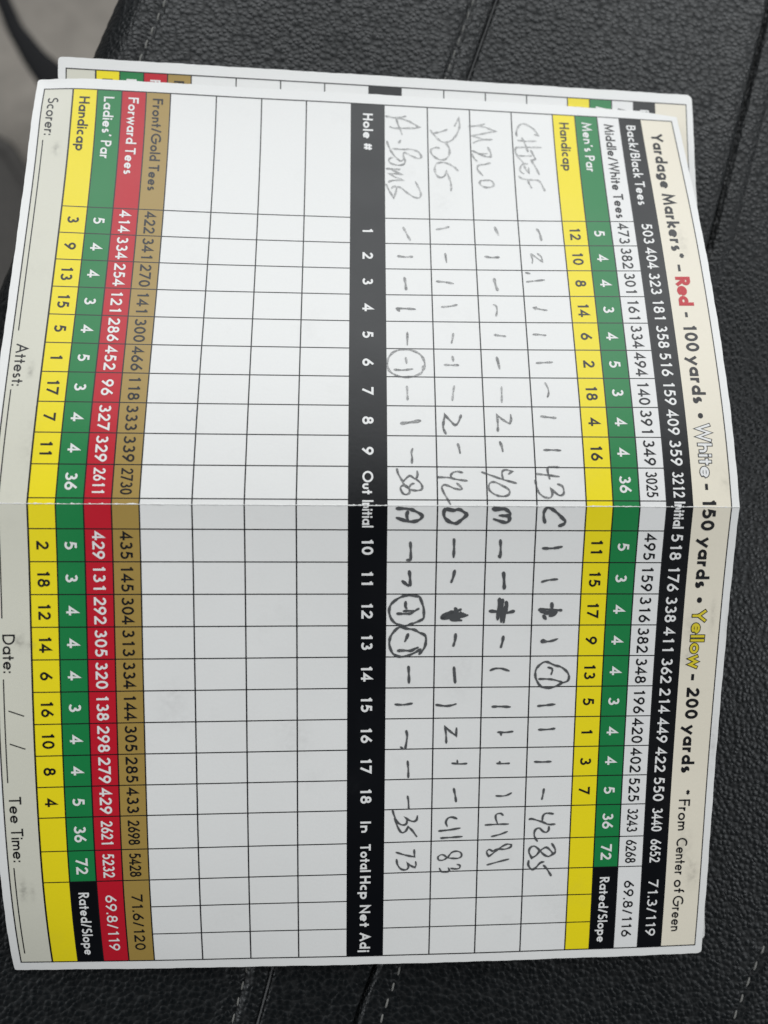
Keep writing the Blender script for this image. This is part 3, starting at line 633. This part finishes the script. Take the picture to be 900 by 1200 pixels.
    # --- yardage strip
    yd('_', -54.8, -53.2); yd('-', -42.9, -41.8); yd('100', -40.1, -33.6); yd('yards', -32.5, -21.8); yd('@', -19.7, -18.5, wt=.2)
    yd('-', -4.7, -3.5); yd('150', -1.8, 4.75, wt=.225); yd('yards', 6.2, 16.6); yd('@', 18.5, 19.7, wt=.2)
    yd('-', 34.8, 36.1); yd('200', 37.7, 44.5, wt=.225); yd('yards', 45.9, 56.4)
    yd('*', 60.1, 61.5, wt=.11, cap=2.4); yd('From', 62.4, 69.4, wt=.145, cap=2.45); yd('Center', 71.1, 79.6, wt=.145, cap=2.45)
    yd('of', 80.7, 83.8, wt=.145, cap=2.45); yd('Green', 84.5, 92.9, wt=.145, cap=2.45)
    for txt, a, c, m1, m2 in (('Red', -51.6, -44.7, INKR, RED), ('White', -17.3, -6.0, INK, WHT), ('Yellow', 21.2, 33.5, INK, INKY)):
        o = card.flat('word', text_polys(txt, a, c, TB, TC, .165, grow=.36), HT, m1, cream)
        card.flat('letter_fill', text_polys(txt, a, c, TB, TC, .165, grow=.03), HT+.012, m2, cream)

    # --- the fold: a ragged ridge where the print has cracked off
    rg = random.Random(5)
    n = 620; tt = np.linspace(T0+.02, T1-.02, n)
    def wob(seed, sc):
        r2 = np.random.RandomState(seed); v = r2.normal(size=n)
        out = np.zeros(n)
        for k_, a_ in ((3, .5), (11, .35), (31, .4)):
            kern = np.hanning(k_+2)[1:-1]; kern /= np.linalg.norm(kern); out += a_*np.convolve(v, kern, 'same'); v = r2.normal(size=n)
        return out*sc
    lo = -.10+wob(1, .075); hi = .05+np.abs(wob(2, .06)); hh = .05+np.abs(wob(3, .04)); lo = np.minimum(lo, -.02); cen = (lo+hi)/2
    V = []; F = []
    prof = [(lo, .02+0*hh), (lo*.55, hh*.7), (-.001+0*lo, hh), (hi*.6, hh*.75), (hi, .02+0*hh), (hi*.9, -.05+0*hh)]
    for a_, h_ in prof:
        V += list(card.P(a_, tt, h_))
    for i in range(len(prof)-1):
        for j in range(n-1):
            k = i*n+j; F.append((k, k+n, k+n+1, k+1))
    mesh_obj('fold_crease', V, F, FIBRE, root, True)['label'] = 'cracked white paper fibre along the centre fold'
    # flakes where fibres lift off the coloured print
    for tc_ in (-72.8,-70.5,-64.1,-59.7,-57.2,-53.8,-51.4,-48.7,-45.6,-41.6,-37.0,-31.0,-22.5,-3.0,-1.2,1.4,3.2,9.0,14.2,21.0,33.5,38.2,44.3,47.6,50.3,54.1,57.0,60.0,62.3,66.4,70.8):
        wdt = rg.uniform(.12, .7); pts = []
        for q in range(8):
            an = q*math.pi/4; pts.append((-.06+rg.uniform(.05, .20)*math.sin(an), tc_+wdt*rg.uniform(.5, 1)*math.cos(an)))
        card.flat('torn_fibre', [pts], .075, FIBRE)

    # --- pencil
    for kind, wd, strokes in MARKS:
        polys = []
        for st in strokes:
            p = [np.array(q, float) for q in st]
            # Catmull-Rom through the traced points, unless a corner is sharp
            q = []
            for i in range(len(p)-1):
                p0 = p[i-1] if i else p[i]; p3 = p[i+2] if i+2 < len(p) else p[i+1]
                a_, b2 = p[i], p[i+1]
                def sharp(u, v):
                    l = np.linalg.norm(u)*np.linalg.norm(v); return l > 0 and (u@v)/l < -.1
                m1 = (b2-p0)/2 if not sharp(a_-p0, b2-a_) else (b2-a_)
                m2 = (p3-a_)/2 if not sharp(b2-a_, p3-b2) else (b2-a_)
                k_ = max(2, min(6, int(np.linalg.norm(b2-a_)/.35)+1))
                for j in range(k_):
                    u = j/k_
                    q.append((2*u**3-3*u**2+1)*a_+(u**3-2*u**2+u)*m1+(-2*u**3+3*u**2)*b2+(u**3-u**2)*m2)
            q.append(p[-1])
            m = len(q)
            base = wd*(1.38 if strokes[0][0][0] < -12 else 1.15)
            ww = [base*(.86+.22*math.sin(i*.9+rg.uniform(-.6, .6)))*(1 if 0 < i < m-1 else .62) for i in range(m)]
            polys += ribbon(q, ww, wd*.25, True)
            for c_ in (0, m-1):      # rounded ends
                r0 = ww[c_]*.55
                polys.append([(q[c_][0]+r0*math.cos(a)*rg.uniform(.8, 1.1), q[c_][1]+r0*math.sin(a)*rg.uniform(.8, 1.1)) for a in [k*math.pi/4 for k in range(8)]])
        nm = {'name': 'pencilled_name', 'mark': 'pencil_mark', 'circle': 'pencil_circle'}[kind]
        mean_s = strokes[0][0][0]
        press_glare = .22 if mean_s < -60 else (.30 if mean_s < -16 else (.42 if mean_s < -3 and wd < .5 else .62))  # pencil pressure, plus window sheen greying the upper marks, put into opacity
        if mean_s > -1 and wd > .55: press_glare = .8
        card.flat(nm, polys, .070, PENCIL, None, press_glare)

rootA = empty('scorecard', (0, 0, -.017), 'upper golf scorecard tented on its fold, filled in with pencilled scores', 'scorecard', 'golf scorecards')
rootB = empty('scorecard', (0.0033, 0.0028, -.020), 'golf scorecard lying underneath, only its upper and right edges showing', 'scorecard', 'golf scorecards')
cardA = Card(CARD1, rootA); cardB = Card(CARD2, rootB)
build_card(cardA, True)
build_card(cardB, False)

# ------------------------------------------------------------------ the leather seat (mm, world x right, y up the picture)
KX, KY, Z0 = -.035, -.0217, -22.7
def lerp_x(poly, y):
    ys = [p[1] for p in poly][::-1]; xs = [p[0] for p in poly][::-1]
    return np.interp(y, ys, xs)
# seam centre lines (x, y) from the back of the cushion (top of the picture) to the front
EDGE = [(-43.7, 155), (-56.1, 122), (-61.7, 107), (-79.5, 56), (-108, -20), (-155, -130)]
SEAMA = [(37, 155), (28.2, 124), (21.6, 105), (0, 40), (-16, -50), (-23.4, -101), (-26.7, -113), (-32, -135)]
SEAMB = [(106, 155), (98, 123), (90.3, 94.6), (82, 64.2), (60, 10), (28, -55), (3.0, -98), (-1.6, -110), (-9, -135)]
SEAMC = [(108, -70), (93, -97), (87.5, -107), (81, -121), (75, -135)]
def seat_z(x, y):
    z = Z0+KX*x+KY*y
    z = z + .35*np.sin(x*.045+1)*np.sin(y*.05) + .15*np.sin(x*.11+y*.07)
    d = x-lerp_x(EDGE, y)                              # >0 on the cushion
    z = z - np.where(d < 9, (9-np.maximum(d, -3))**2/24., 0) - np.where(d < -3, (-3-d)*6.0, 0)
    ds = d-10.8
    z = z - .55*np.exp(-(ds/1.0)**2) + .35*np.exp(-((ds+4.0)/2.6)**2)
    dA = x-lerp_x(SEAMA, y)
    z = z - .7*np.exp(-((dA+2.6)/.6)**2) - .8*np.exp(-((dA-2.9)/.5)**2) + .5*np.exp(-(dA/1.4)**2) + .3*np.exp(-((dA+4.6)/1.6)**2)
    dB = x-lerp_x(SEAMB, y)
    z = z - 2.0*np.exp(-(dB/.5)**2) + .35*np.exp(-((dB-3.0)/2.2)**2) + .5*np.exp(-((dB+3.6)/3.2)**2) - .25*np.exp(-((dB-5.6)/.6)**2)
    dC = np.where(y < -60, x-lerp_x(SEAMC, y), 99)
    z = z - .5*np.exp(-((dC)/.8)**2)+.25*np.exp(-((dC-3)/2)**2)
    return z
def leather():
    m, nt, p = newmat('black_leather')
    tc = N(nt, 'ShaderNodeTexCoord'); P_ = tc.outputs['Object']
    n0 = N(nt, 'ShaderNodeTexNoise'); n0.inputs['Scale'].default_value = 320; n0.inputs['Detail'].default_value = 2
    nt.links.new(P_, n0.inputs['Vector'])
    mp = N(nt, 'ShaderNodeVectorMath', operation='MULTIPLY_ADD')
    nt.links.new(n0.outputs['Color'], mp.inputs[0]); mp.inputs[1].default_value = (.0007, .0007, .0); nt.links.new(P_, mp.inputs[2])
    v1 = N(nt, 'ShaderNodeTexVoronoi', feature='SMOOTH_F1'); v1.inputs['Scale'].default_value = 930; v1.inputs['Smoothness'].default_value = .35
    nt.links.new(mp.outputs[0], v1.inputs['Vector'])
    v2 = N(nt, 'ShaderNodeTexVoronoi', feature='DISTANCE_TO_EDGE'); v2.inputs['Scale'].default_value = 930
    nt.links.new(mp.outputs[0], v2.inputs['Vector'])
    v3 = N(nt, 'ShaderNodeTexNoise'); v3.inputs['Scale'].default_value = 3200; v3.inputs['Detail'].default_value = 2
    nt.links.new(P_, v3.inputs['Vector'])
    h = math_n(nt, 'SUBTRACT', 1.0, math_n(nt, 'MULTIPLY', math_n(nt, 'MULTIPLY', v1.outputs['Distance'], v1.outputs['Distance']), 2.0))
    e = math_n(nt, 'MINIMUM', math_n(nt, 'MULTIPLY', v2.outputs['Distance'], 3.2), 1.0)
    h = math_n(nt, 'ADD', h, math_n(nt, 'MULTIPLY', e, .16))
    h = math_n(nt, 'ADD', h, math_n(nt, 'MULTIPLY', v3.outputs[0], .14))
    n1 = N(nt, 'ShaderNodeTexNoise'); n1.inputs['Scale'].default_value = 120; n1.inputs['Detail'].default_value = 6
    nt.links.new(P_, n1.inputs['Vector'])
    h = math_n(nt, 'ADD', h, math_n(nt, 'MULTIPLY', n1.outputs[0], .75))
    b = N(nt, 'ShaderNodeBump'); b.inputs['Strength'].default_value = .85; b.inputs['Distance'].default_value = .000135
    nt.links.new(h, b.inputs['Height']); nt.links.new(b.outputs[0], p.inputs['Normal'])
    cr = N(nt, 'ShaderNodeMix', data_type='RGBA'); nt.links.new(e, cr.inputs[0])
    cr.inputs[6].default_value = (.0028, .0034, .0038, 1); cr.inputs[7].default_value = (.0045, .0058, .0066, 1)  # valleys between pebbles darker: their ambient shade put into the colour
    # a little dust
    n2 = N(nt, 'ShaderNodeTexNoise'); n2.inputs['Scale'].default_value = 2400; n2.inputs['Detail'].default_value = 1
    nt.links.new(P_, n2.inputs['Vector'])
    du = math_n(nt, 'MULTIPLY', math_n(nt, 'MAXIMUM', math_n(nt, 'SUBTRACT', n2.outputs[0], .76), 0), 3.0)
    c2_ = N(nt, 'ShaderNodeMix', data_type='RGBA'); nt.links.new(du, c2_.inputs[0]); nt.links.new(cr.outputs[2], c2_.inputs[6])
    c2_.inputs[7].default_value = (.20, .19, .17, 1)
    nt.links.new(c2_.outputs[2], p.inputs['Base Color'])
    rr = math_n(nt, 'ADD', math_n(nt, 'MULTIPLY', n1.outputs[0], .14), math_n(nt, 'MULTIPLY_ADD', v1.outputs['Distance'], .46, .17))
    nt.links.new(rr, p.inputs['Roughness']); p.inputs['Specular IOR Level'].default_value = .38
    return m
LEATHER = leather()
def simple(name, c, r, bump=None, spec=.5):
    m, nt, p = newmat(name); p.inputs['Roughness'].default_value = r; p.inputs['Specular IOR Level'].default_value = spec
    tc = N(nt, 'ShaderNodeTexCoord'); n = N(nt, 'ShaderNodeTexNoise'); n.inputs['Scale'].default_value = bump or 200; n.inputs['Detail'].default_value = 6
    nt.links.new(tc.outputs['Object'], n.inputs['Vector'])
    mx = N(nt, 'ShaderNodeMix', data_type='RGBA'); nt.links.new(n.outputs[0], mx.inputs[0])
    mx.inputs[6].default_value = tuple(v*.7 for v in c[:3])+(1,); mx.inputs[7].default_value = tuple(v*1.25 for v in c[:3])+(1,)
    nt.links.new(mx.outputs[2], p.inputs['Base Color'])
    b = N(nt, 'ShaderNodeBump'); b.inputs['Strength'].default_value = .4; b.inputs['Distance'].default_value = .0006
    nt.links.new(n.outputs[0], b.inputs['Height']); nt.links.new(b.outputs[0], p.inputs['Normal'])
    return m
THREAD = simple('thread', (.19, .187, .175), .85, 4000, .2)
THREAD_DARK = simple('dark_thread', (.085, .085, .085), .9, 4000, .1)
seat = empty('car_seat', (0, 0, -.024), 'black pebble grained leather car seat cushion under the scorecards', 'car seat')
so = np.array(seat.location)
xs = np.concatenate([np.arange(-175, -100, 2.0), np.arange(-100, 125, .45), np.arange(125, 161, 3.0)])
ys = np.concatenate([np.arange(-135, -100, .9), np.arange(-100, 95, 1.6), np.arange(95, 150, .9)])
g1, g2 = np.meshgrid(xs, ys, indexing='ij')
zz = seat_z(g1, g2); dd = g1-lerp_x(EDGE, g2)
g1c = np.where(dd < -14, lerp_x(EDGE, g2)-14, g1)      # the bolster drops straight down beyond its edge
V = np.stack([g1c.ravel(), g2.ravel(), np.maximum(zz.ravel(), -140)], -1)*MM-so
m = len(ys); F = []
dl = dd < -34
for i in range(len(xs)-1):
    for j in range(m-1):
        if dl[i+1, j] and dl[i+1, j+1]: continue
        k = i*m+j; F.append((k, k+m, k+m+1, k+1))
cush = mesh_obj('cushion', V, F, LEATHER, seat, True)

# stitches: short sewn threads, one mesh shared by all
def thread_mesh(name, L, r, mat):
    V = []; F = []; n = 8; k = 7
    for i in range(n+1):
        u = i/n; rr = r*math.sqrt(max(.06, 1-(2*u-1)**4)); z = -(2*u-1)**2*r*1.5
        for j in range(k):
            a = 2*math.pi*j/k; V.append(((u-.5)*L, rr*math.cos(a), z+rr*math.sin(a)*.8))
    for i in range(n):
        for j in range(k):
            F.append((i*k+j, (i+1)*k+j, (i+1)*k+(j+1) % k, i*k+(j+1) % k))
    F.append(list(range(k))); F.append(list(range(n*k, n*k+k))[::-1])
    me = bpy.data.meshes.new(name); me.from_pydata([tuple(np.array(v)*MM) for v in V], [], F); me.materials.append(mat)
    me.polygons.foreach_set('use_smooth', [True]*len(me.polygons)); return me
TH1 = thread_mesh('stitch', 2.6, .23, THREAD); TH2 = thread_mesh('stitch', 2.2, .2, THREAD_DARK)
def sew(poly, off, me, pitch, y0, y1, tilt=.12, seed=1):
    rg = random.Random(seed); y = y1
    while y > y0:
        xa = float(lerp_x(poly, y))+off; dx = float(lerp_x(poly, y-1)-lerp_x(poly, y+1))
        l = math.hypot(dx, 2); ux, uy = dx/l, -2/l
        if not (-95 < y < 92 and -70 < xa < 71):       # not under the cards, where nothing shows
            o = bpy.data.objects.new('stitch', me); COL.objects.link(o); o.parent = seat
            z = float(seat_z(np.array(xa), np.array(y)))+.12
            o.location = Vector((xa*MM, y*MM, z*MM))-seat.location
            o.rotation_euler = (0, 0, math.atan2(uy, ux)+tilt+rg.uniform(-.05, .05))
            o.scale = (rg.uniform(.92, 1.06), 1, 1)
        y -= pitch*abs(uy)*rg.uniform(.97, 1.03)
sew(EDGE, 10.8, TH1, 3.6, 92, 130, seed=1)
sew(SEAMA, -2.6, TH1, 3.5, -125, 135, seed=2)
sew(SEAMB, 5.6, TH2, 3.6, 60, 135, -.2, seed=4)
sew(SEAMB, 5.6, TH1, 3.6, -125, 40, seed=5)
sew(SEAMC, 0.0, TH1, 3.9, -125, -80, seed=6)
# the thin welt thread lying along the middle seam
n = 90; V = []; F = []; yy = np.linspace(135, -130, n)
for i, y in enumerate(yy):
    xa = float(lerp_x(SEAMA, y))+2.4; z = float(seat_z(np.array(xa), np.array(y)))+.10
    for j in range(6):
        a = math.pi*2*j/6; V.append(((xa+.5+.2*math.cos(a)*(1+.25*math.sin(y*2.9)))*MM-so[0], y*MM-so[1], (z+.12+.2*math.sin(a))*MM-so[2]))
for i in range(n-1):
    for j in range(6): F.append((i*6+j, i*6+(j+1) % 6, (i+1)*6+(j+1) % 6, (i+1)*6+j))
mesh_obj('piping', V, F, THREAD_DARK, seat, True)

# ------------------------------------------------------------------ far below, beside the seat
CARPET = simple('carpet', (.245, .222, .195), .95, 60, .1)
V = []; F = []; nx, ny = 50, 50
for i in range(nx+1):
    for j in range(ny+1):
        x = -.60+.75*i/nx; y = -.35+1.0*j/ny
        V.append((x*1.25, y*1.25, -.45+.012*math.sin(x*30+y*9)+.008*math.sin(y*45-x*12)))
for i in range(nx):
    for j in range(ny):
        k = i*(ny+1)+j; F.append((k, k+ny+1, k+ny+2, k+1))
fl = mesh_obj('car_floor', V, F, CARPET, None, True); fl['kind'] = 'structure'; fl['label'] = 'beige carpet of the car floor far below the seat edge'; fl['category'] = 'floor'

CAMX, CAMY, CAMZ = -2.78, -5.95, 143.74
def deeper(x, y, z0, z1):
    k = (z1-CAMZ)/(z0-CAMZ); return CAMX+(x-CAMX)*k, CAMY+(y-CAMY)*k
# floor mat, dark grey, its bevelled rim lying on the carpet
MAT = simple('mat_rubber', (.075, .070, .065), .8, 300, .2)
pts = [(-330, 262), (-250, 262), (-228, 250), (-212, 224), (-203, 190), (-206, 150), (-215, 100), (-225, 20), (-330, 0)]
pts = [deeper(x, y, -340, -430) for x, y in pts]
V = []; F = []; n = len(pts); cx, cy = -330, 180
for (k_, z) in ((1.0, -.437), (1.0, -.428), (.975, -.425), (.93, -.425), (.90, -.428), (.3, -.428)):
    for (x, y) in pts: V.append(((cx+(x-cx)*k_)*MM, (cy+(y-cy)*k_)*MM, z))
L_ = 6
for r_ in range(L_-1):
    for i in range(n):
        F.append((r_*n+(i+1) % n, r_*n+i, (r_+1)*n+i, (r_+1)*n+(i+1) % n))
F.append([(L_-1)*n+i for i in range(n)][::-1])
fm = mesh_obj('floor_mat', V, F, MAT, None, False)
fm['label'] = 'dark grey floor mat, out of focus at the left edge'; fm['category'] = 'floor mat'
# black strap hanging beside the seat
STRAP = simple('strap_webbing', (.006, .006, .007), .7, 900, .2)
ctl = [(-216, 345, -262, 8), (-208.5, 315, -266, 8), (-202.5, 296, -268, 8), (-196, 279.6, -270, 9), (-184, 262, -270, 13), (-170, 247, -270, 19), (-158, 233, -271, 24), (-146, 216, -272, 26), (-132, 190, -274, 26)]
V = []; F = []
m_ = 40
P4 = np.array([deeper(a, c, e, e-90)+(e-90, d*1.25) for a, c, e, d in ctl], float); u = np.linspace(0, len(ctl)-1, m_)
P5 = np.stack([np.interp(u, range(len(ctl)), P4[:, k]) for k in range(4)], -1)
for i in range(m_):
    a = P5[min(i+1, m_-1)]-P5[max(i-1, 0)]; d = a[:2]/np.linalg.norm(a[:2]); nn = np.array([-d[1], d[0]])
    hw = P5[i, 3]/2
    for (o_, z_) in ((-hw, 0), (-hw*.96, .9), (-hw*.5, 1.5), (hw*.5, 1.5), (hw*.96, .9), (hw, 0), (hw*.9, -.7), (-hw*.9, -.7)):
        V.append(((P5[i, 0]+nn[0]*o_)*MM, (P5[i, 1]+nn[1]*o_)*MM, (P5[i, 2]+z_)*MM))
for i in range(m_-1):
    for j in range(8): F.append((i*8+j, i*8+(j+1) % 8, (i+1)*8+(j+1) % 8, (i+1)*8+j))
st_ = mesh_obj('strap', V, F, STRAP, None, True)
st_['label'] = 'black strap running down beside the seat, out of focus'; st_['category'] = 'strap'
